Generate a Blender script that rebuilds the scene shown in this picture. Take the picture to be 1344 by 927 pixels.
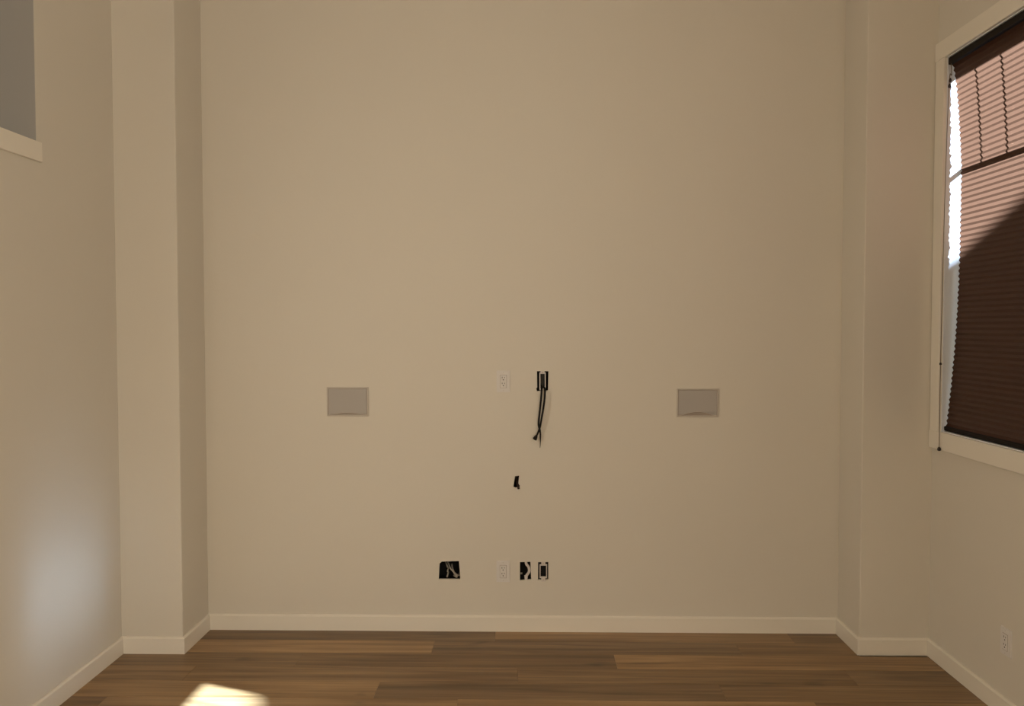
import bpy, bmesh, math, random
from mathutils import Vector, Matrix
random.seed(7)
scn = bpy.context.scene
for o in list(bpy.data.objects):
    bpy.data.objects.remove(o)

# ------------------------------------------------------------------ camera
cam_d = bpy.data.cameras.new('camera')
cam = bpy.data.objects.new('camera', cam_d)
scn.collection.objects.link(cam)
scn.camera = cam
cam_d.sensor_width = 36.0
cam_d.lens = 1029.14 / 1344 * 36.0
cam_d.clip_start = 0.02
PITCH, YAW, ROLL = .0328, .0182, -.0006
_f = Vector((-math.sin(YAW) * math.cos(PITCH), math.cos(YAW) * math.cos(PITCH), -math.sin(PITCH)))
_r = Vector((math.cos(YAW), math.sin(YAW), 0))
_u = _r.cross(_f)
_r2 = math.cos(ROLL) * _r + math.sin(ROLL) * _u
_u2 = -math.sin(ROLL) * _r + math.cos(ROLL) * _u
cam.matrix_world = Matrix(((_r2.x, _u2.x, -_f.x, 0), (_r2.y, _u2.y, -_f.y, 0), (_r2.z, _u2.z, -_f.z, 1.63), (0, 0, 0, 1)))

# ------------------------------------------------------------------ sky, sun, fill lamps
world = bpy.data.worlds.new('sky')
scn.world = world
world.use_nodes = True
bg = world.node_tree.nodes['Background']
bg.inputs['Color'].default_value = (.58, .77, 1.0, 1)
bg.inputs['Strength'].default_value = 4.5

SUN = Vector((-.753, .2652, -.6024)).normalized()
sd = bpy.data.lights.new('sun', 'SUN')
sd.energy = 66
sd.angle = math.radians(.53)
sd.color = (.55, .72, 1.0)
sun = bpy.data.objects.new('sun', sd)
scn.collection.objects.link(sun)
sun.rotation_euler = SUN.to_track_quat('-Z', 'Y').to_euler()
sun.location = (12, -4, 10)

def area(name, loc, sx, sy, direction, power, col):
    d = bpy.data.lights.new(name, 'AREA')
    d.shape = 'RECTANGLE'
    d.size, d.size_y = sx, sy
    d.energy = power
    d.color = col
    o = bpy.data.objects.new(name, d)
    scn.collection.objects.link(o)
    o.location = loc
    o.rotation_euler = Vector(direction).to_track_quat('-Z', 'Y').to_euler()
    return o
WARM = (1.0, .89, .735)
# warm fill lamps added at the two added windows, unseen behind the camera
area('rear_fill_light', (1.93, -1.95, 2.55), 1.4, 2.3, (-1, 0, 0), 122, WARM)
area('rear_fill_light', (1.93, -3.95, 2.55), 1.4, 2.3, (-1, 0, 0), 122, WARM)

# fill lamp added at the added hall doorway, unseen beside the camera
area('hall_fill_light', (-2.16, 1.65, 1.7), 1.2, .95, (1, 0, 0), 28, WARM)
scn.cycles.blur_glossy = 0
scn.cycles.sample_clamp_indirect = 0

vs = scn.view_settings
scn.display_settings.display_device = 'sRGB'
vs.view_transform = 'Standard'
vs.look = 'None'
vs.gamma = 1
vs.use_curve_mapping = False
vs.exposure = -0.05

# ------------------------------------------------------------------ dimensions
XL, XR = -2.0261, 2.0013          # side walls
CXL, CXR = -1.718, 1.659          # inner faces of the corner chases
CYL, CYR = 3.844, 3.888           # fronts of the corner chases
YB = 4.16                         # back wall
YREAR = -7.0
ZC = 4.3

# ------------------------------------------------------------------ helpers
def link(o):
    scn.collection.objects.link(o)
    return o

def tag(o, label=None, cat=None, group=None, kind=None):
    if label: o['label'] = label
    if cat: o['category'] = cat
    if group: o['group'] = group
    if kind: o['kind'] = kind
    return o

def empty(name, loc=(0, 0, 0)):
    o = bpy.data.objects.new(name, None)
    o.empty_display_size = .05
    o.location = loc
    return link(o)

def obj(name, bm, m, parent=None, smooth=False):
    bmesh.ops.recalc_face_normals(bm, faces=bm.faces)
    me = bpy.data.meshes.new(name)
    bm.to_mesh(me)
    bm.free()
    if m: me.materials.append(m)
    if smooth:
        for p in me.polygons: p.use_smooth = True
    o = link(bpy.data.objects.new(name, me))
    if parent is not None:
        o.parent = parent
        o.matrix_parent_inverse = Matrix.Translation(parent.location).inverted()
    return o

def box(bm, x0, x1, y0, y1, z0, z1, bev=0):
    m = Matrix.Translation(((x0 + x1) / 2, (y0 + y1) / 2, (z0 + z1) / 2)) @ Matrix.Diagonal((abs(x1 - x0), abs(y1 - y0), abs(z1 - z0), 1))
    r = bmesh.ops.create_cube(bm, size=1, matrix=m)
    if bev:
        es = list({e for v in r['verts'] for e in v.link_edges})
        bmesh.ops.bevel(bm, geom=es, offset=bev, segments=1, affect='EDGES', clamp_overlap=True)
    return bm

def bx(x0, x1, y0, y1, z0, z1, bev=0):
    return box(bmesh.new(), x0, x1, y0, y1, z0, z1, bev)

def panel(origin, u, v, n, outer, holes, thick):
    """flat slab with holes: outer/holes are lists of (a, b) in the u, v frame; thickness along n"""
    bm = bmesh.new()
    o, u, v, n = Vector(origin), Vector(u), Vector(v), Vector(n)
    es = []
    for loop in [outer] + holes:
        vsx = [bm.verts.new(o + u * a + v * b) for a, b in loop]
        for i in range(len(vsx)):
            es.append(bm.edges.new((vsx[i], vsx[(i + 1) % len(vsx)])))
    bmesh.ops.triangle_fill(bm, edges=es, use_beauty=True, use_dissolve=False)
    fs = list(bm.faces)
    r = bmesh.ops.extrude_face_region(bm, geom=fs, use_keep_orig=True)
    for e in r['geom']:
        if isinstance(e, bmesh.types.BMVert): e.co += n * thick
    return bm

def rect(a0, a1, b0, b1):
    return [(a0, b0), (a1, b0), (a1, b1), (a0, b1)]

def tube(bm, pts, rad, seg=8, caps=True):
    """tube through points; rad a number or a list"""
    pts = [Vector(p) for p in pts]
    if not isinstance(rad, (list, tuple)): rad = [rad] * len(pts)
    rings = []
    for i, p in enumerate(pts):
        d = (pts[min(i + 1, len(pts) - 1)] - pts[max(i - 1, 0)]).normalized()
        a = Vector((1, 0, 0)) if abs(d.x) < .8 else Vector((0, 1, 0))
        s = d.cross(a).normalized()
        t = d.cross(s)
        rings.append([bm.verts.new(p + (s * math.cos(k * 2 * math.pi / seg) + t * math.sin(k * 2 * math.pi / seg)) * rad[i]) for k in range(seg)])
    for a, b in zip(rings, rings[1:]):
        for k in range(seg):
            bm.faces.new((a[k], a[(k + 1) % seg], b[(k + 1) % seg], b[k]))
    if caps:
        bm.faces.new(rings[0][::-1])
        bm.faces.new(rings[-1])
    return bm

def spline(pts, n=6):
    pts = [Vector(p) for p in pts]
    out = []
    for i in range(len(pts) - 1):
        p0, p1, p2, p3 = pts[max(i - 1, 0)], pts[i], pts[i + 1], pts[min(i + 2, len(pts) - 1)]
        for k in range(n):
            t = k / n
            out.append(.5 * ((2 * p1) + (p2 - p0) * t + (2 * p0 - 5 * p1 + 4 * p2 - p3) * t * t + (3 * p1 - p0 - 3 * p2 + p3) * t ** 3))
    out.append(pts[-1])
    return out

# ------------------------------------------------------------------ materials
def mat(name, col, rough=.6, bump=0, bscale=200, metal=0, spec=.5, var=0, vscale=3):
    m = bpy.data.materials.new(name)
    m.use_nodes = True
    nt = m.node_tree
    b = nt.nodes['Principled BSDF']
    b.inputs['Base Color'].default_value = (*col, 1)
    b.inputs['Roughness'].default_value = rough
    b.inputs['Metallic'].default_value = metal
    b.inputs['Specular IOR Level'].default_value = spec
    tc = nt.nodes.new('ShaderNodeNewGeometry')
    if bump:
        nz = nt.nodes.new('ShaderNodeTexNoise')
        nz.inputs['Scale'].default_value = bscale
        nz.inputs['Detail'].default_value = 3
        bp = nt.nodes.new('ShaderNodeBump')
        bp.inputs['Strength'].default_value = bump
        bp.inputs['Distance'].default_value = .002
        nt.links.new(tc.outputs['Position'], nz.inputs['Vector'])
        nt.links.new(nz.outputs['Fac'], bp.inputs['Height'])
        nt.links.new(bp.outputs['Normal'], b.inputs['Normal'])
    if var:
        nz = nt.nodes.new('ShaderNodeTexNoise')
        nz.inputs['Scale'].default_value = vscale
        nz.inputs['Detail'].default_value = 4
        mr = nt.nodes.new('ShaderNodeMapRange')
        mr.inputs['To Min'].default_value = 1 - var
        mr.inputs['To Max'].default_value = 1 + var
        mx = nt.nodes.new('ShaderNodeMix')
        mx.data_type = 'RGBA'
        mx.blend_type = 'MULTIPLY'
        mx.inputs['Factor'].default_value = 1
        mx.inputs['A'].default_value = (*col, 1)
        nt.links.new(tc.outputs['Position'], nz.inputs['Vector'])
        nt.links.new(nz.outputs['Fac'], mr.inputs['Value'])
        nt.links.new(mr.outputs['Result'], mx.inputs['B'])
        nt.links.new(mx.outputs['Result'], b.inputs['Base Color'])
    return m

M_WALL = mat('wall_paint', (.68, .635, .555), .55, bump=.12, bscale=160, var=.012, vscale=2.5, spec=.3)
M_TRIM = mat('trim_paint', (.79, .74, .65), .35, bump=.03, bscale=60)
M_CEIL = mat('ceiling_paint', (.70, .66, .59), .8, bump=.1, bscale=120)
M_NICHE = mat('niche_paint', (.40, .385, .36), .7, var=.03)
M_VINYL = mat('window_vinyl', (.78, .79, .81), .35)
M_PLATE = mat('outlet_plastic', (.70, .67, .64), .3, spec=.5)
M_SLOT = mat('outlet_slot', (.03, .025, .02), .6)
M_GRILLE = mat('grille_mesh', (.435, .405, .375), .75, bump=.3, bscale=900)
M_GFRAME = mat('grille_frame', (.54, .49, .43), .5)
M_GBACK = mat('grille_backing', (.36, .30, .25), .7)
M_BLACK = mat('black_rubber', (.005, .004, .0035), .65, spec=.2)
M_BROWNC = mat('brown_rubber', (.03, .014, .008), .45)
M_DARK = mat('cavity_shade', (.02, .017, .014), .9)  # near-black colour stands in for the shade inside the wall
M_BOXP = mat('black_box_plastic', (.006, .006, .007), .7, spec=.2)
M_WIRE = mat('grey_wire', (.42, .38, .33), .5)
M_WIRED = mat('brown_wire', (.13, .115, .10), .6)
M_BRACK = mat('bracket_plastic', (.62, .57, .53), .4)
M_DEVICE = mat('dark_device', (.022, .02, .017), .5, spec=.3)
M_GYPSUM = mat('drywall_edge', (.55, .51, .46), .9)
M_RAIL = mat('shade_rail_bronze', (.010, .006, .004), .65, spec=.2)
M_CORD = mat('cord_brown', (.16, .11, .07), .6)
M_BEAD = mat('bead_dark', (.02, .010, .007), .4)
M_STUCCO = mat('neighbour_stucco', (.42, .38, .33), .9, bump=.3, bscale=40, var=.05)
M_SHINGLE = mat('neighbour_roof', (.10, .085, .075), .9, bump=.4, bscale=20, var=.2)
M_GROUND = mat('lawn', (.10, .13, .05), .95, var=.25, vscale=1.5)

def glass_mat():
    m = bpy.data.materials.new('window_glass')
    m.use_nodes = True
    nt = m.node_tree
    nt.nodes.clear()
    out = nt.nodes.new('ShaderNodeOutputMaterial')
    mx = nt.nodes.new('ShaderNodeMixShader')
    tr = nt.nodes.new('ShaderNodeBsdfTransparent')
    gl = nt.nodes.new('ShaderNodeBsdfGlossy')
    fr = nt.nodes.new('ShaderNodeFresnel')
    tr.inputs['Color'].default_value = (.96, .98, .97, 1)
    gl.inputs['Roughness'].default_value = .02
    fr.inputs['IOR'].default_value = 1.25
    nt.links.new(fr.outputs[0], mx.inputs[0])
    nt.links.new(tr.outputs[0], mx.inputs[1])
    nt.links.new(gl.outputs[0], mx.inputs[2])
    nt.links.new(mx.outputs[0], out.inputs[0])
    return m
M_GLASS = glass_mat()

def fabric_mat(name, refl, trans):
    m = bpy.data.materials.new(name)
    m.use_nodes = True
    nt = m.node_tree
    nt.nodes.clear()
    out = nt.nodes.new('ShaderNodeOutputMaterial')
    ad = nt.nodes.new('ShaderNodeAddShader')
    df = nt.nodes.new('ShaderNodeBsdfDiffuse')
    tl = nt.nodes.new('ShaderNodeBsdfTranslucent')
    df.inputs['Color'].default_value = (*refl, 1)
    g = nt.nodes.new('ShaderNodeNewGeometry')
    nz = nt.nodes.new('ShaderNodeTexNoise')
    nz.inputs['Scale'].default_value = 260
    mr = nt.nodes.new('ShaderNodeMapRange')
    mr.inputs['To Min'].default_value = .82
    mr.inputs['To Max'].default_value = 1.18
    mx = nt.nodes.new('ShaderNodeMix')
    mx.data_type = 'RGBA'
    mx.blend_type = 'MULTIPLY'
    mx.inputs['Factor'].default_value = 1
    mx.inputs['A'].default_value = (*trans, 1)
    nt.links.new(g.outputs['Position'], nz.inputs['Vector'])
    nt.links.new(nz.outputs['Fac'], mr.inputs['Value'])
    nt.links.new(mr.outputs['Result'], mx.inputs['B'])
    nt.links.new(mx.outputs['Result'], tl.inputs['Color'])
    nt.links.new(df.outputs[0], ad.inputs[0])
    nt.links.new(tl.outputs[0], ad.inputs[1])
    nt.links.new(ad.outputs[0], out.inputs[0])
    return m
M_PLEAT = fabric_mat('pleated_fabric', (.034, .0135, .0085), (.0530, .0240, .0130))
M_SHEER = fabric_mat('cream_shade_fabric', (.6, .55, .45), (.04, .036, .027))

def wood_mat():
    m = bpy.data.materials.new('oak_plank')
    m.use_nodes = True
    nt = m.node_tree
    N, L = nt.nodes.new, nt.links.new
    b = nt.nodes['Principled BSDF']
    g = N('ShaderNodeNewGeometry')
    oi = N('ShaderNodeObjectInfo')
    sc = N('ShaderNodeVectorMath'); sc.operation = 'SCALE'
    cmb = N('ShaderNodeCombineXYZ')
    for i in range(3): L(oi.outputs['Random'], cmb.inputs[i])
    L(cmb.outputs[0], sc.inputs[0]); sc.inputs['Scale'].default_value = 37.0
    ad = N('ShaderNodeVectorMath'); ad.operation = 'ADD'
    L(g.outputs['Position'], ad.inputs[0]); L(sc.outputs[0], ad.inputs[1])
    def grain(sx, sy, scale, detail, dist):
        mp = N('ShaderNodeMapping')
        mp.inputs['Scale'].default_value = (sx, sy, 1)
        L(ad.outputs[0], mp.inputs['Vector'])
        n = N('ShaderNodeTexNoise')
        n.inputs['Scale'].default_value = scale
        n.inputs['Detail'].default_value = detail
        n.inputs['Distortion'].default_value = dist
        L(mp.outputs[0], n.inputs['Vector'])
        return n
    g1 = grain(.45, 7.0, 2.2, 5, .9)        # broad cathedral bands
    g2 = grain(.9, 60.0, 2.0, 4, .2)        # fine fibres
    g3 = grain(1.1, 3.2, 2.4, 2, .3)        # knots / clouds
    r1 = N('ShaderNodeValToRGB')
    cr = r1.color_ramp
    cr.elements[0].position = .30; cr.elements[0].color = (.145, .078, .029, 1)
    cr.elements[1].position = .72; cr.elements[1].color = (.355, .222, .105, 1)
    e = cr.elements.new(.5); e.color = (.250, .147, .063, 1)
    L(g1.outputs['Fac'], r1.inputs['Fac'])
    mr = N('ShaderNodeMapRange')
    mr.inputs['From Min'].default_value = .3; mr.inputs['From Max'].default_value = .7
    mr.inputs['To Min'].default_value = .80; mr.inputs['To Max'].default_value = 1.18
    L(g2.outputs['Fac'], mr.inputs['Value'])
    kn = N('ShaderNodeMapRange')
    kn.inputs['From Min'].default_value = .66; kn.inputs['From Max'].default_value = .80
    kn.inputs['To Min'].default_value = 1.0; kn.inputs['To Max'].default_value = .45
    L(g3.outputs['Fac'], kn.inputs['Value'])
    def mul(a, bb):
        x = N('ShaderNodeMix'); x.data_type = 'RGBA'; x.blend_type = 'MULTIPLY'
        x.inputs['Factor'].default_value = 1
        L(a, x.inputs['A']); L(bb, x.inputs['B'])
        return x.outputs['Result']
    c = mul(r1.outputs['Color'], mr.outputs['Result'])
    c = mul(c, kn.outputs['Result'])
    c = mul(c, oi.outputs['Color'])
    L(c, b.inputs['Base Color'])
    rr = N('ShaderNodeMapRange')
    rr.inputs['To Min'].default_value = .33; rr.inputs['To Max'].default_value = .41
    L(g2.outputs['Fac'], rr.inputs['Value'])
    L(rr.outputs['Result'], b.inputs['Roughness'])
    bp = N('ShaderNodeBump')
    bp.inputs['Strength'].default_value = .15; bp.inputs['Distance'].default_value = .001
    L(g2.outputs['Fac'], bp.inputs['Height']); L(bp.outputs[0], b.inputs['Normal'])
    return m
M_WOOD = wood_mat()

# ================================================================== ROOM SHELL
# --- floor: sub-floor slab with every plank laid on it
floor = tag(obj('floor', bx(XL - .1, XR + .1, YREAR, YB + .08, -.12, -.012), mat('subfloor', (.10, .065, .035), .8)), kind='structure')
PL, PW = 1.55, .16
joints = {0: -.164, 1: -.475, 2: .436, 3: -.04, 4: -.673, 5: -.30, 6: .25, 7: -.9}
tones = {(0, -1): .72, (0, 0): 1.12, (0, 1): .78, (1, -1): 1.28, (1, 0): .80, (1, 1): .95, (2, -1): .86, (2, 0): 1.2, (2, 1): 1.0,
         (2, -2): .80, (3, -1): .98, (3, 0): .82, (3, 1): .80, (4, -1): 1.16, (4, 0): .80, (4, 1): .88, (5, -1): 1.22, (5, 0): 1.25, (5, 1): 1.1}
cache = {}
def plank_mesh(lx, ly):
    k = (round(lx, 3), round(ly, 3))
    if k not in cache:
        bm = bx(-lx / 2, lx / 2, -ly / 2, ly / 2, -.012, 0)
        es = [e for e in bm.edges if all(v.co.z > -.001 for v in e.verts)]
        bmesh.ops.bevel(bm, geom=es, offset=.0006, segments=1, affect='EDGES')
        me = bpy.data.meshes.new('plank')
        bm.to_mesh(me); bm.free()
        me.materials.append(M_WOOD)
        cache[k] = me
    return cache[k]
row = 0
top = YB - .008
y1 = top
while y1 > YREAR + .05:
    y0 = 4.02 - PW * row
    xa, xb = (CXL + .006, CXR - .006) if y0 > 3.8 else (XL + .006, XR - .006)
    j = joints.get(row, random.uniform(-.7, .7))
    k = -3
    while j + k * PL < xb:
        a, b = max(xa, j + k * PL), min(xb, j + (k + 1) * PL)
        if b - a > .01:
            p = link(bpy.data.objects.new('plank', plank_mesh(b - a - .0006, y1 - y0 - .0006)))
            p.location = ((a + b) / 2, (y0 + y1) / 2, 0)
            p.parent = floor
            t = tones.get((row, k), random.uniform(.78, 1.2))
            h = random.uniform(-.04, .04)
            p.color = (t * (1 + h * .3), t, t * (1 - h), 1)
        k += 1
    y1 = y0
    row += 1

# --- back wall with its cut-outs (front sheet, cavity behind)
def circ_poly(pts): return pts
HOLE_BOX = [(-.4535, .3735), (-.361, .377), (-.3545, .290), (-.3555, .278), (-.470, .2775), (-.4655, .3625)]
HOLE_ARC = [(-.034, .373), (.022, .375), (.0265, .279), (-.034, .2725)]
HOLE_RING = [(.0635, .373), (.118, .374), (.1185, .279), (.0625, .277)]
HOLE_TV = [(.0570, 1.397), (.1180, 1.397), (.1155, 1.294), (.0570, 1.290), (.0525, 1.304), (.0580, 1.311)]
HOLE_SLOT = [(-.0605, .835), (-.0375, .8385), (-.0425, .797), (-.0335, .782), (-.0425, .767), (-.069, .777), (-.0655, .80)]
holes = [HOLE_BOX, HOLE_ARC, HOLE_RING, HOLE_TV, HOLE_SLOT]
wb = tag(obj('wall_back', panel((0, YB, 0), (1, 0, 0), (0, 0, 1), (0, 1, 0), rect(XL - .1, XR + .1, -.1, ZC + .1), holes, .013), M_WALL), kind='structure')
cav = bx(XL - .1, XR + .1, YB + .10, YB + .16, -.1, ZC + .1)
obj('wall_sheathing', cav, M_DARK, wb)
obj('wall_cavity_side', box(bx(XL - .1, XL - .06, YB + .013, YB + .10, -.1, ZC + .1), XR + .06, XR + .1, YB + .013, YB + .10, -.1, ZC + .1), M_DARK, wb)

# --- corner chases
tag(obj('wall_corner_left', bx(XL - .02, CXL, CYL, YB + .006, -.012, ZC, .003), M_WALL), kind='structure')
tag(obj('wall_corner_right', bx(CXR, XR + .02, CYR, YB + .006, -.012, ZC, .003), M_WALL), kind='structure')

# --- left wall with high recess
NY0, NY1, NZ0, NZ1 = 1.75, 3.235, 2.399, 3.75
wl = tag(obj('wall_left', panel((XL, 0, 0), (0, 1, 0), (0, 0, 1), (-1, 0, 0), rect(YREAR - .1, YB, -.1, ZC + .1), [rect(NY0, NY1, NZ0, NZ1), rect(1.0, 2.3, -.012, 2.22)], .12), M_WALL), kind='structure')
D = .55
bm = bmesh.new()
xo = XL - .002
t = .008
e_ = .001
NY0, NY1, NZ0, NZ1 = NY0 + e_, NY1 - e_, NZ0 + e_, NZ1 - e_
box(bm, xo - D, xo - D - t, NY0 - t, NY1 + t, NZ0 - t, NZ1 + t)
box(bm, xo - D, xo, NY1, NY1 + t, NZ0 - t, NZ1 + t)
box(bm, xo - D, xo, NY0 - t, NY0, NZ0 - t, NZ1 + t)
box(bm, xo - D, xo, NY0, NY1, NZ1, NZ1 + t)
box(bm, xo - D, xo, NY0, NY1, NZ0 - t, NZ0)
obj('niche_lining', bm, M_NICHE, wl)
tag(obj('trim_1', bx(XL, XL + .009, NY0 - .03, NY1 + .026, 2.318, NZ0, .0025), M_TRIM), kind='structure')

# --- unseen doorway and hall, added in the left wall to carry the fill lamp
hx0, hx1, hy0, hy1 = XL - 1.5, XL - .12, .3, 3.0
bm = bmesh.new()
box(bm, hx0 - .1, hx0, hy0, hy1, -.1, 2.6)
box(bm, hx0, hx1, hy0 - .1, hy0, -.1, 2.6)
box(bm, hx0, hx1, hy1, hy1 + .1, -.1, 2.36)
box(bm, hx0, hx1, hy0, hy1, 2.35, 2.37)
tag(obj('wall_hall_added', bm, M_WALL), kind='structure')
tag(obj('floor_hall_added', bx(hx0, XL, hy0, hy1, -.1, -.0015), mat('added_hall_floor', (.22, .13, .06), .35, var=.15)), kind='structure')
door = tag(empty('door_added', (XL, 1.65, 0)), kind='structure')
for a, b, c, d in ((.92, 1.0, 0, 2.30), (2.3, 2.38, 0, 2.30), (1.0, 2.3, 2.22, 2.30)):
    obj('door_added_casing', bx(XL, XL + .016, a, b, c, d, .002), M_TRIM, door)

# --- right wall with two windows, plus two added behind the camera for fill
WZ0, WZ1 = 1.13, 2.908
WINS = [(2.47, 3.80, WZ0, WZ1), (1.66, 2.285, WZ0, WZ1), (-2.7, -1.2, 1.35, 3.75), (-4.7, -3.2, 1.35, 3.75)]
J = .04
JT = .015
TH = .14
wr = tag(obj('wall_right', panel((XR, 0, 0), (0, 1, 0), (0, 0, 1), (1, 0, 0), rect(YREAR - .1, YB + .16, -.1, ZC + .1),
        [rect(a - J, b + J, c - J, d + J) for a, b, c, d in WINS], TH), M_WALL), kind='structure')
tag(obj('wall_rear', bx(XL - .1, XR + .1, YREAR - .15, YREAR, -.1, ZC + .1), M_WALL), kind='structure')
tag(obj('ceiling', bx(XL - .2, XR + .2, YREAR - .2, YB + .2, ZC, ZC + .15), M_CEIL), kind='structure')

# --- baseboards, mitred at every corner
PROFILE = [(0, 0), (.014, 0), (.014, .0765), (.0075, .084), (0, .084)]
path = [(XL, 2.381), (XL, CYL), (CXL, CYL), (CXL, YB), (CXR, YB), (CXR, CYR), (XR, CYR), (XR, YREAR)]
names = ['baseboard_left', 'baseboard_left_chase_front', 'baseboard_left_chase_side', 'baseboard_back', 'baseboard_right_chase_side', 'baseboard_right_chase_front', 'baseboard_right']
def off(i, d):
    p = Vector(path[i])
    ns = []
    for a, b in ((i - 1, i), (i, i + 1)):
        if a >= 0 and b < len(path):
            e = (Vector(path[b]) - Vector(path[a])).normalized()
            ns.append(Vector((e.y, -e.x)))
    if len(ns) == 1: return p + ns[0] * d
    return p + (ns[0] + ns[1]) * d / (1 + ns[0].dot(ns[1]))
for i, nm in enumerate(names):
    bm = bmesh.new()
    A = [bm.verts.new((*off(i, d), z)) for d, z in PROFILE]
    B = [bm.verts.new((*off(i + 1, d), z)) for d, z in PROFILE]
    n = len(PROFILE)
    for q in range(n): bm.faces.new((A[q], A[(q + 1) % n], B[(q + 1) % n], B[q]))
    bm.faces.new(A); bm.faces.new(B[::-1])
    tag(obj(nm, bm, M_TRIM), kind='structure')

tag(obj('baseboard_left_rear', bx(XL, XL + .014, YREAR, .919, 0, .084, .003), M_TRIM), kind='structure')

# --- windows: casing, jamb lining, vinyl frame, bars, panes
def window(name, y0, y1, z0, z1, bars, casing=True):
    root = tag(empty(name, (XR, (y0 + y1) / 2, z0)), kind='structure')
    xf = XR - .018
    if casing:
        ye = min(y1 + .09, CYR - .0015)
        obj('head_casing', bx(xf, XR, y0 - .09, ye, z1 + .004, z1 + .09, .002), M_TRIM, root)
        obj('apron_casing', bx(xf, XR, y0 - .09, ye, z0 - .09, z0 - .004, .002), M_TRIM, root)
        for a, b in ((y1 + .004, min(y1 + .086, CYR - .0065)), (y0 - .086, y0 - .004)):
            obj('side_casing', bx(xf + .001, XR, a, b, z0 - .0035, z1 + .0035, .002), M_TRIM, root)
    x2 = XR + TH - .004
    bm = bmesh.new()
    xj = XR + .0785
    box(bm, XR - .001, xj, y1, y1 + JT, z0 - JT, z1 + JT)
    box(bm, XR - .001, xj, y0 - JT, y0, z0 - JT, z1 + JT)
    box(bm, XR - .001, xj, y0, y1, z1, z1 + JT)
    box(bm, XR - .001, xj, y0, y1, z0 - JT, z0)
    obj('jamb', bm, M_VINYL, root)
    fx0, fx1, fw, fo = XR + .079, XR + .114, .002, J - .002
    bm = bmesh.new()
    box(bm, fx0, fx1, y0 - fo, y0 + fw, z0 - fo, z1 + fo)
    box(bm, fx0, fx1, y1 - fw, y1 + fo, z0 - fo, z1 + fo)
    box(bm, fx0, fx1, y0 + fw, y1 - fw, z1 - .042, z1 + fo)
    box(bm, fx0, fx1, y0 + fw, y1 - fw, z0 - fo, z0 + fw)
    obj('window_frame', bm, M_VINYL, root)
    gx = XR + .10
    obj('pane', bx(gx, gx + .004, y0 + fw, y1 - fw, z0 + fw, z1 - fw), M_GLASS, root)
    if bars:
        zb, ys = bars
        obj('transom_bar', bx(gx + .005, gx + .021, y0 + fw, y1 - fw, zb - .0075, zb + .0075), M_VINYL, root)
        for yv in ys:
            obj('muntin', bx(gx + .005, gx + .017, yv - .004, yv + .004, zb + .010, z1 - fw), M_VINYL, root)
    return root
window('window_1', *WINS[0], (2.405, [3.602, 3.412, 3.222, 3.032, 2.842, 2.652]))
window('window_2', *WINS[1], (2.405, [2.08, 1.87]))
window('window_added_3', *WINS[2], (3.05, [-2.32, -1.95, -1.58]))  # this and the next are unseen windows added for the fill lamps
window('window_added_4', *WINS[3], (3.05, [-4.32, -3.95, -3.58]))

# ================================================================== THINGS
# --- pleated shades
def pleated_shade(y0, y1, ztop, zbot, label, hour, belly, cord=True, rail_z=WZ1):
    root = tag(empty('pleated_shade', (XR + .03, (y0 + y1) / 2, zbot)), label, 'blind', 'pleated window shades')
    xc = XR + .020
    obj('headrail', bx(xc - .022, xc + .022, y0 + .003, y1 - .003, rail_z - .036, rail_z - .003, .003), M_RAIL, root)
    if ztop < rail_z - .1:
        obj('top_rail', bx(xc - .012, xc + .012, y0 + .003, y1 - .003, ztop, ztop + .018, .002), M_RAIL, root)
    else:
        ztop = rail_z - .036
    zb = zbot + .022
    n = int(round((ztop - zb) / .0255)) * 2
    bm = bmesh.new()
    cols = 8
    prev = None
    for i in range(n + 1):
        s = i / n
        z = ztop + (zb - ztop) * s
        # the fabric draws in towards mid height and flares again at the rails
        w = hour * (min(1, (s / .28)) ** .6 if s < .28 else max(0, 1 - max(0, (s - .5) / .5) ** 2.0))
        x = xc + (.0034 if i % 2 else -.0034) + belly * w / max(hour, 1e-6)
        jit = random.uniform(-.0015, .0015)
        ya, yb = y0 + .003 + w + jit, y1 - .003 - w + jit
        cur = [bm.verts.new((x, ya + (yb - ya) * c / cols, z)) for c in range(cols + 1)]
        if prev:
            for c in range(cols): bm.faces.new((prev[c], prev[c + 1], cur[c + 1], cur[c]))
        prev = cur
    obj('pleated_fabric', bm, M_PLEAT, root)
    obj('bottom_rail', bx(xc - .013, xc + .013, y0 + .004, y1 - .004, zbot, zbot + .022, .003), M_RAIL, root)
    if cord:
        cy = y1 - .028
        cx = XR - .026
        bm = bmesh.new()
        pts = [(xc - .018, cy + .006, rail_z - .03), (cx + .03, cy + .004, rail_z - .09), (cx + .018, cy + .002, rail_z - .14), (cx + .006, cy, 2.2), (cx, cy, 1.45), (cx, cy, 1.055)]
        tube(bm, spline(pts, 5), .0016, 6)
        cd = obj('lift_cord', bm, M_CORD, root, True)
        def bead(x, y, z, r, h):
            b = bmesh.new()
            prof = [(-h, r * .35), (-h * .8, r * .8), (-h * .3, r), (h * .4, r * .8), (h, r * .35)]
            tube(b, [(x, y, z + a) for a, _ in prof], [q for _, q in prof], 10)
            return obj('cord_bead', b, M_BEAD, cd, True)
        bead(cx + .024, cy + .003, rail_z - .115, .007, .011)
        bead(cx + .021, cy + .003, rail_z - .140, .007, .011)
        bead(cx, cy, 1.455, .0065, .006)
        bead(cx, cy, 1.047, .009, .010)
    return root
pleated_shade(WINS[0][0], WINS[0][1], WZ1, WZ0 + .002, 'dark brown pleated window shade, fully lowered, upper half glowing pink in the sun', .0115, .042)
pleated_shade(WINS[1][0], WINS[1][1], 2.36, WZ0 + .002, 'brown pleated window shade with its top lowered, added out of view to limit the light, on the window nearer the viewer', .003, .036, cord=False)  # unseen shade, added to hold back light from this window

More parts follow.
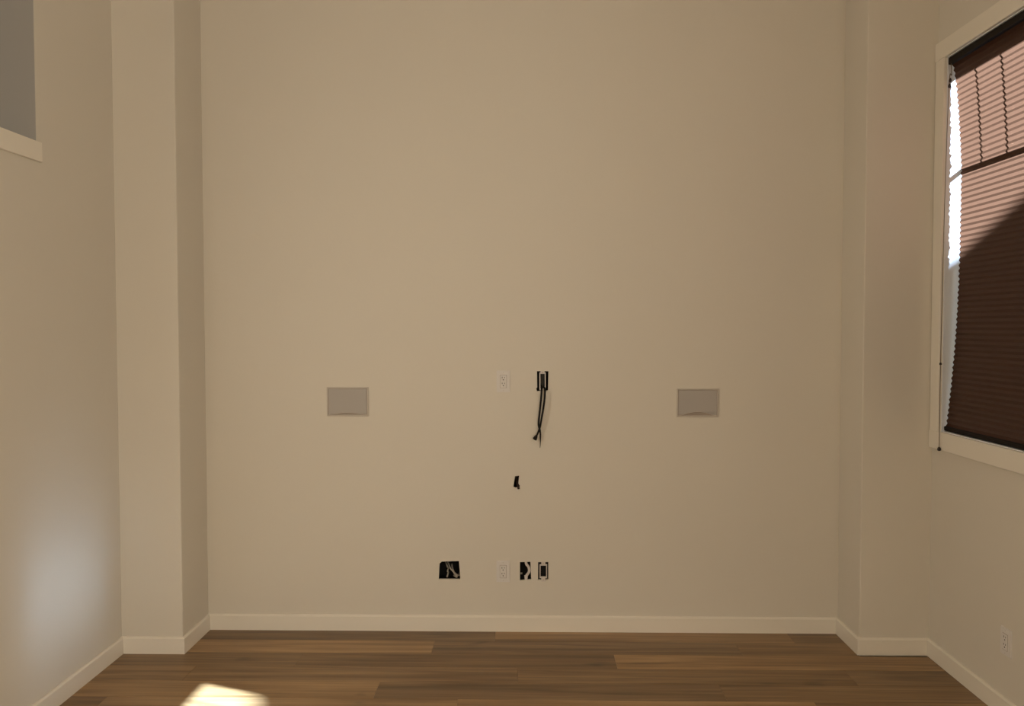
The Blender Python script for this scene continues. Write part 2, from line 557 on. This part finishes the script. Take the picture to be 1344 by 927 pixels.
# --- cream roller shades added on the two added windows, unseen behind the viewer
def roller(y0, y1, z0, z1, label):
    r = tag(empty('roller_shade_added', (XR + .04, (y0 + y1) / 2, z0)), label, 'blind', 'added cream roller shades')
    obj('roller_tube', tube(bmesh.new(), [(XR + .045, y0 + .004, z1 - .03), (XR + .045, y1 - .004, z1 - .03)], .024, 16), M_TRIM, r)
    obj('shade_cloth', bx(XR + .0225, XR + .0235, y0 + .008, y1 - .008, z0 + .02, z1 - .03), M_SHEER, r)
    obj('hem_bar', bx(XR + .017, XR + .029, y0 + .008, y1 - .008, z0 + .003, z0 + .02), M_TRIM, r)
roller(*WINS[2], 'added cream roller shade on the unseen added window just behind the viewer')
roller(*WINS[3], 'added cream roller shade on the unseen added window at the rear of the room')

# --- duplex outlets
def outlet(loc, rot, label):
    """built facing -Y at the origin, then turned"""
    root = tag(empty('wall_outlet', loc), label, 'outlet', 'white duplex outlets')
    def part(name, bm, m, parent):
        o = obj(name, bm, m)
        o.parent = parent
        return o
    bm = bx(-.036, .036, -.007, 0, -.0575, .0575)
    es = [e for e in bm.edges if all(v.co.y < -.0065 for v in e.verts)]
    bmesh.ops.bevel(bm, geom=es, offset=.0035, segments=2, affect='EDGES')
    part('cover_plate', bm, M_PLATE, root)
    rec = part('receptacle', bx(-.0167, .0167, -.0088, -.0067, -.0335, .0335, .0012), M_PLATE, root)
    bm = bmesh.new()
    for sgn in ((-.0172, .0172), ):
        pass
    part('receptacle_gap', bx(-.0182, .0182, -.0072, -.0068, -.035, .035), M_GBACK, root)
    for zc in (.0175, -.0135):
        part('slot', bx(-.0078, -.0048, -.0092, -.0087, zc - .0005, zc + .0075), M_SLOT, rec)
        part('slot', bx(.0048, .0075, -.0092, -.0087, zc, zc + .0068), M_SLOT, rec)
        b2 = bmesh.new()
        bmesh.ops.create_cone(b2, cap_ends=True, segments=12, radius1=.0030, radius2=.0030, depth=.0005,
                              matrix=Matrix.Translation((0, -.009, zc - .0085)) @ Matrix.Rotation(math.pi / 2, 4, 'X'))
        part('ground_hole', b2, M_SLOT, rec)
    for zc in (.0485, -.0485):
        b2 = bmesh.new()
        bmesh.ops.create_cone(b2, cap_ends=True, segments=10, radius1=.0028, radius2=.0024, depth=.001,
                              matrix=Matrix.Translation((0, -.0073, zc)) @ Matrix.Rotation(math.pi / 2, 4, 'X'))
        part('cover_screw', b2, M_BRACK, root)
    root.rotation_euler = (0, 0, rot)
    return root
outlet((-.1215, YB, 1.3425), 0, 'white duplex outlet at mid height, left of the hanging cables')
outlet((-.1235, YB, .323), 0, 'white duplex outlet low on the back wall, left of the open brackets')
outlet((XR, 3.262, .318), -math.pi / 2, 'white duplex outlet low on the right wall under the window')

# --- flush wall grilles
def wall_grille(x0, x1, z0, z1, label, rise, lip):
    root = tag(empty('wall_grille', ((x0 + x1) / 2, YB, z0)), label, 'wall grille', 'grey wall grilles')
    fw = .008
    bm = bmesh.new()
    yo = YB - .006
    box(bm, x0, x0 + fw, yo, YB, z0, z1, .0012)
    box(bm, x1 - fw, x1, yo, YB, z0, z1, .0012)
    box(bm, x0 + fw, x1 - fw, yo, YB, z1 - fw, z1, .0012)
    box(bm, x0 + fw, x1 - fw, yo, YB, z0, z0 + fw, .0012)
    obj('frame', bm, M_GFRAME, root)
    obj('backing', bx(x0 + fw, x1 - fw, YB - .0012, YB, z0 + fw, z1 - fw), M_GBACK, root)
    # the cover bows up along its lower edge
    bm = bmesh.new()
    n = 24
    xa, xb = x0 + fw + .0024, x1 - fw - .0024
    zt, zb = z1 - fw - .0022, z0 + fw + .0008
    ring = []
    for face in (0, 1):
        top, bot = [], []
        for i in range(n + 1):
            s = i / n
            x = xa + (xb - xa) * s
            c = max(0, math.cos((s - .5) * math.pi)) ** 1.6
            y = YB - .0042 - .003 * c * (1 if face == 0 else .0) + (.0024 if face else 0)
            top.append(bm.verts.new((x, YB - .0042 + (.0024 if face else 0), zt)))
            bot.append(bm.verts.new((x, YB - .0042 - lip * c + (.0024 if face else 0), zb + rise * c)))
        ring.append((top, bot))
    (t0, b0), (t1, b1) = ring
    for i in range(n):
        bm.faces.new((t0[i], t0[i + 1], b0[i + 1], b0[i]))
        bm.faces.new((t1[i], b1[i], b1[i + 1], t1[i + 1]))
        bm.faces.new((t0[i], t1[i], t1[i + 1], t0[i + 1]))
        bm.faces.new((b0[i], b0[i + 1], b1[i + 1], b1[i]))
    bm.faces.new((t0[0], b0[0], b1[0], t1[0]))
    bm.faces.new((t0[n], t1[n], b1[n], b0[n]))
    obj('grille', bm, M_GRILLE, root)
    # curled lower lip of the cover
    pts = []
    for i in range(n + 1):
        s = i / n
        c = max(0, math.cos((s - .5) * math.pi)) ** 1.6
        pts.append((xa + (xb - xa) * s, YB - .0046 - lip * c, zb + rise * c))
    obj('grille_lip', tube(bmesh.new(), pts, .0013, 6), M_GFRAME, root, True)
    return root
wall_grille(-1.065, -.841, 1.156, 1.312, 'flat grey rectangular wall grille left of the outlets, lower edge slightly bowed', .010, .006)
wall_grille(.796, 1.018, 1.154, 1.306, 'flat grey rectangular wall grille right of the cables, arched lower edge', .020, .004)

# --- open junction box (lower left opening)
root = tag(empty('junction_box', (-.411, YB + .02, .278)), 'open black junction box with tangled grey wires, low on the back wall', 'junction box')
bm = bmesh.new()
x0, x1, z0, z1 = -.4745, -.3505, .272, .382
box(bm, x0, x1, YB + .075, YB + .078, z0, z1)
box(bm, x0, x0 + .003, YB + .0145, YB + .075, z0, z1)
box(bm, x1 - .003, x1, YB + .0145, YB + .075, z0, z1)
box(bm, x0, x1, YB + .0145, YB + .075, z0, z0 + .003)
box(bm, x0, x1, YB + .0145, YB + .075, z1 - .003, z1)
obj('box_body', bm, M_BOXP, root)
for k, pts in enumerate([
    [(-.428, YB + .07, .350), (-.418, YB + .04, .342), (-.406, YB + .014, .330), (-.394, YB + .008, .319), (-.380, YB + .007, .306), (-.367, YB + .010, .297), (-.360, YB + .03, .292)],
    [(-.405, YB + .07, .338), (-.399, YB + .03, .330), (-.391, YB + .012, .316), (-.384, YB + .009, .303), (-.372, YB + .010, .291), (-.378, YB + .02, .285), (-.392, YB + .04, .287)],
    [(-.440, YB + .07, .352), (-.426, YB + .018, .345), (-.4225, YB + .016, .338), (-.421, YB + .045, .328), (-.424, YB + .016, .316), (-.4225, YB + .045, .305), (-.425, YB + .018, .292), (-.427, YB + .022, .284)],
    [(-.395, YB + .07, .300), (-.388, YB + .02, .296), (-.376, YB + .012, .302), (-.366, YB + .014, .300), (-.360, YB + .04, .305)]]):
    obj('wire', tube(bmesh.new(), spline(pts, 5), [.0040, .0048, .0040, .0034][k], 7), [M_WIRE, M_WIRE, M_WIRE, M_WIRED][k], root, True)

# --- opening with a curved white strap
root = tag(empty('mounting_strap', (-.004, YB + .006, .276)), 'curved pale bracket strap inside a dark square cut-out, right of the low outlet', 'bracket')
def ribbon(pts, w, y, th):
    bm = bmesh.new()
    P = spline([(a, 0, b) for a, b in pts], 6)
    A, B = [], []
    for i, p in enumerate(P):
        d = (P[min(i + 1, len(P) - 1)] - P[max(i - 1, 0)]).normalized()
        s = Vector((d.z, 0, -d.x)) * w / 2
        A.append([bm.verts.new((p.x - s.x, yy, p.z - s.z)) for yy in (y, y + th)])
        B.append([bm.verts.new((p.x + s.x, yy, p.z + s.z)) for yy in (y, y + th)])
    for i in range(len(P) - 1):
        bm.faces.new((A[i][0], A[i + 1][0], B[i + 1][0], B[i][0]))
        bm.faces.new((A[i][1], B[i][1], B[i + 1][1], A[i + 1][1]))
        bm.faces.new((A[i][0], A[i][1], A[i + 1][1], A[i + 1][0]))
        bm.faces.new((B[i][0], B[i + 1][0], B[i + 1][1], B[i][1]))
    for q in (0, -1): bm.faces.new((A[q][0], B[q][0], B[q][1], A[q][1]))
    return bm
obj('strap', ribbon([(-.003, .381), (.001, .360), (.010, .350), (.0152, .335), (.0150, .320), (.008, .308), (.0015, .298), (.000, .268)], .0135, YB + .002, .003), M_BRACK, root)
obj('strap_foot', ribbon([(-.0085, .300), (-.006, .288), (-.0055, .268)], .006, YB + .0042, .003), M_BRACK, root)
obj('clip', bx(-.031, -.021, YB + .02, YB + .026, .300, .309, .001), M_WIRE, root)
obj('strap_mount', bx(-.045, .037, YB + .0135, YB + .0155, .262, .2725), M_BRACK, root)

# --- low voltage device brackets
def bracket(x0, x1, z0, z1, label, tabs_top, tabs_bot, ins):
    root = tag(empty('device_bracket', ((x0 + x1) / 2, YB, z0)), label, 'bracket', 'open device brackets')
    y = YB - .0035
    w = .0055
    bm = bmesh.new()
    box(bm, x0, x0 + w, y, YB + .004, z0, z1, .0008)
    box(bm, x1 - w, x1, y, YB + .004, z0, z1, .0008)
    box(bm, x0 + w, x1 - w, y, YB + .004, z1 - w * 1.3, z1, .0008)
    box(bm, x0 + w, x1 - w, y, YB + .004, z0, z0 + w * 1.6, .0008)
    fr = obj('bracket_frame', bm, M_BRACK, root)
    xm = (x0 + x1) / 2
    for (za, zb) in (tabs_top, tabs_bot):
        bm = bx(xm - .011, xm + .011, YB - .003, YB - .0005, za, zb, .0006)
        tb = obj('mounting_ear', bm, M_BRACK, root)
        b2 = bmesh.new()
        bmesh.ops.create_cone(b2, cap_ends=True, segments=10, radius1=.0026, radius2=.0022, depth=.0012,
                              matrix=Matrix.Translation((xm, YB - .0034, (za + zb) / 2)) @ Matrix.Rotation(math.pi / 2, 4, 'X'))
        obj('ear_screw', b2, M_GBACK, tb)
    obj('device_insert', bx(x0 + w + .002, x1 - w - .002, YB + .012, YB + .04, z0 + w * 1.6, z1 - w * 1.3, .002), ins, root)
    return root
bracket(.071, .1115, .287, .362, 'open pale device bracket in the wall, rightmost of the low openings', (.362, .375), (.268, .287), M_BOXP)
bracket(.0695, .1035, 1.296, 1.390, 'open pale device bracket at mid height with cables hanging out', (1.383, 1.397), (1.2935, 1.2995), M_DEVICE)

# --- hanging cables
def cable(name, pts, rad, label, plug=None):
    root = tag(empty(name, pts[0]), label, 'cable', 'cables hanging from the bracket')
    P = spline(pts, 7)
    n = len(P)
    rr = [rad] * n
    if not plug:
        for i in range(n):
            s = i / (n - 1)
            if s > .72: rr[i] = rad * (1 - .75 * (s - .72) / .28)
    obj('cord', tube(bmesh.new(), P, rr, 8), M_BLACK, root, True)
    if plug:
        a, b = Vector(plug[0]), Vector(plug[1])
        prof = [(0, .0035), (.18, .0055), (.5, .0095), (.85, .0118), (1, .0105)]
        obj('plug', tube(bmesh.new(), [a.lerp(b, s) for s, _ in prof], [r for _, r in prof], 10), M_BLACK, root, True)
    return root
cable('hanging_cable', [(.083, YB + .03, 1.330), (.0815, YB - .008, 1.300), (.079, YB - .020, 1.262), (.073, YB - .026, 1.200), (.0665, YB - .024, 1.140), (.066, YB - .020, 1.108), (.0735, YB - .018, 1.080), (.0755, YB - .016, 1.040), (.0735, YB - .013, .990)], .005,
      'thin black cable hanging straight down from the wall bracket, tapered end')
cable('hanging_cable', [(.094, YB + .03, 1.330), (.0985, YB - .010, 1.300), (.0975, YB - .030, 1.262), (.0895, YB - .036, 1.200), (.079, YB - .034, 1.140), (.0735, YB - .032, 1.108), (.066, YB - .031, 1.082), (.0575, YB - .030, 1.063)], .005,
      'black cable hanging from the wall bracket and ending in a stubby plug', plug=((.0585, YB - .030, 1.065), (.0435, YB - .029, 1.036)))

# --- slot with a cable stub
root = tag(empty('cable_stub', (-.05, YB + .01, .765)), 'short dark cable end poking from a narrow slot below the hanging cables', 'cable')
obj('cord', tube(bmesh.new(), spline([(-.055, YB + .07, .84), (-.052, YB + .03, .81), (-.046, YB + .006, .785), (-.0415, YB - .004, .774)], 5), .0055, 8), M_BROWNC, root, True)
obj('cable_tip', tube(bmesh.new(), [(-.043, YB - .002, .777), (-.0405, YB - .007, .770), (-.040, YB - .008, .768)], [.0062, .0068, .003], 10), M_BROWNC, root, True)
obj('paper_flap', ribbon([(-.053, .776), (-.048, .768), (-.046, .756)], .006, YB - .002, .0012), M_PLATE, root)

# ================================================================== OUTSIDE
tag(obj('ground', bx(2.3, 60, -50, 50, -.5, -.35), M_GROUND), kind='structure')
house = tag(empty('neighbour_house', (11, -3, -.35)), 'neighbouring gabled house outside the window', 'house')
PK, ZP, SL = .155, 7.375, .42
E0, E1 = PK - 8.2, PK + 8.2
def zr(y): return ZP - SL * abs(y - PK)
bm = bmesh.new()
xs = (8.35, 14.5)
prof = [(PK - 7.8, -.35), (PK + 7.8, -.35), (PK + 7.8, zr(PK + 7.8) - .2), (PK, ZP - .2), (PK - 7.8, zr(PK - 7.8) - .2)]
A = [bm.verts.new((xs[0], y, z)) for y, z in prof]
B = [bm.verts.new((xs[1], y, z)) for y, z in prof]
for i in range(5): bm.faces.new((A[i], A[(i + 1) % 5], B[(i + 1) % 5], B[i]))
bm.faces.new(A); bm.faces.new(B[::-1])
obj('house_wall', bm, M_STUCCO, house)
for e in (E0, E1):
    bm = bmesh.new()
    A = [bm.verts.new((x, y, z)) for x in (8.0, 14.9) for y, z in ((PK, ZP), (e, zr(e)), (e, zr(e) - .18), (PK, ZP - .18))]
    for f in ((0, 1, 2, 3), (7, 6, 5, 4), (0, 4, 5, 1), (1, 5, 6, 2), (2, 6, 7, 3), (3, 7, 4, 0)): bm.faces.new([A[i] for i in f])
    obj('roof_slope', bm, M_SHINGLE, house)
for yy, zz in ((3.4, 3.0), (.15, 3.0), (-3.1, 3.0), (3.4, .5), (-3.1, .5), (.15, .5)):
    w = obj('house_window', bx(8.32, 8.35, yy - .6, yy + .6, zz, zz + 1.4), M_VINYL, house)
    obj('pane', bx(8.31, 8.319, yy - .52, yy + .52, zz + .08, zz + 1.32), M_BOXP, w)
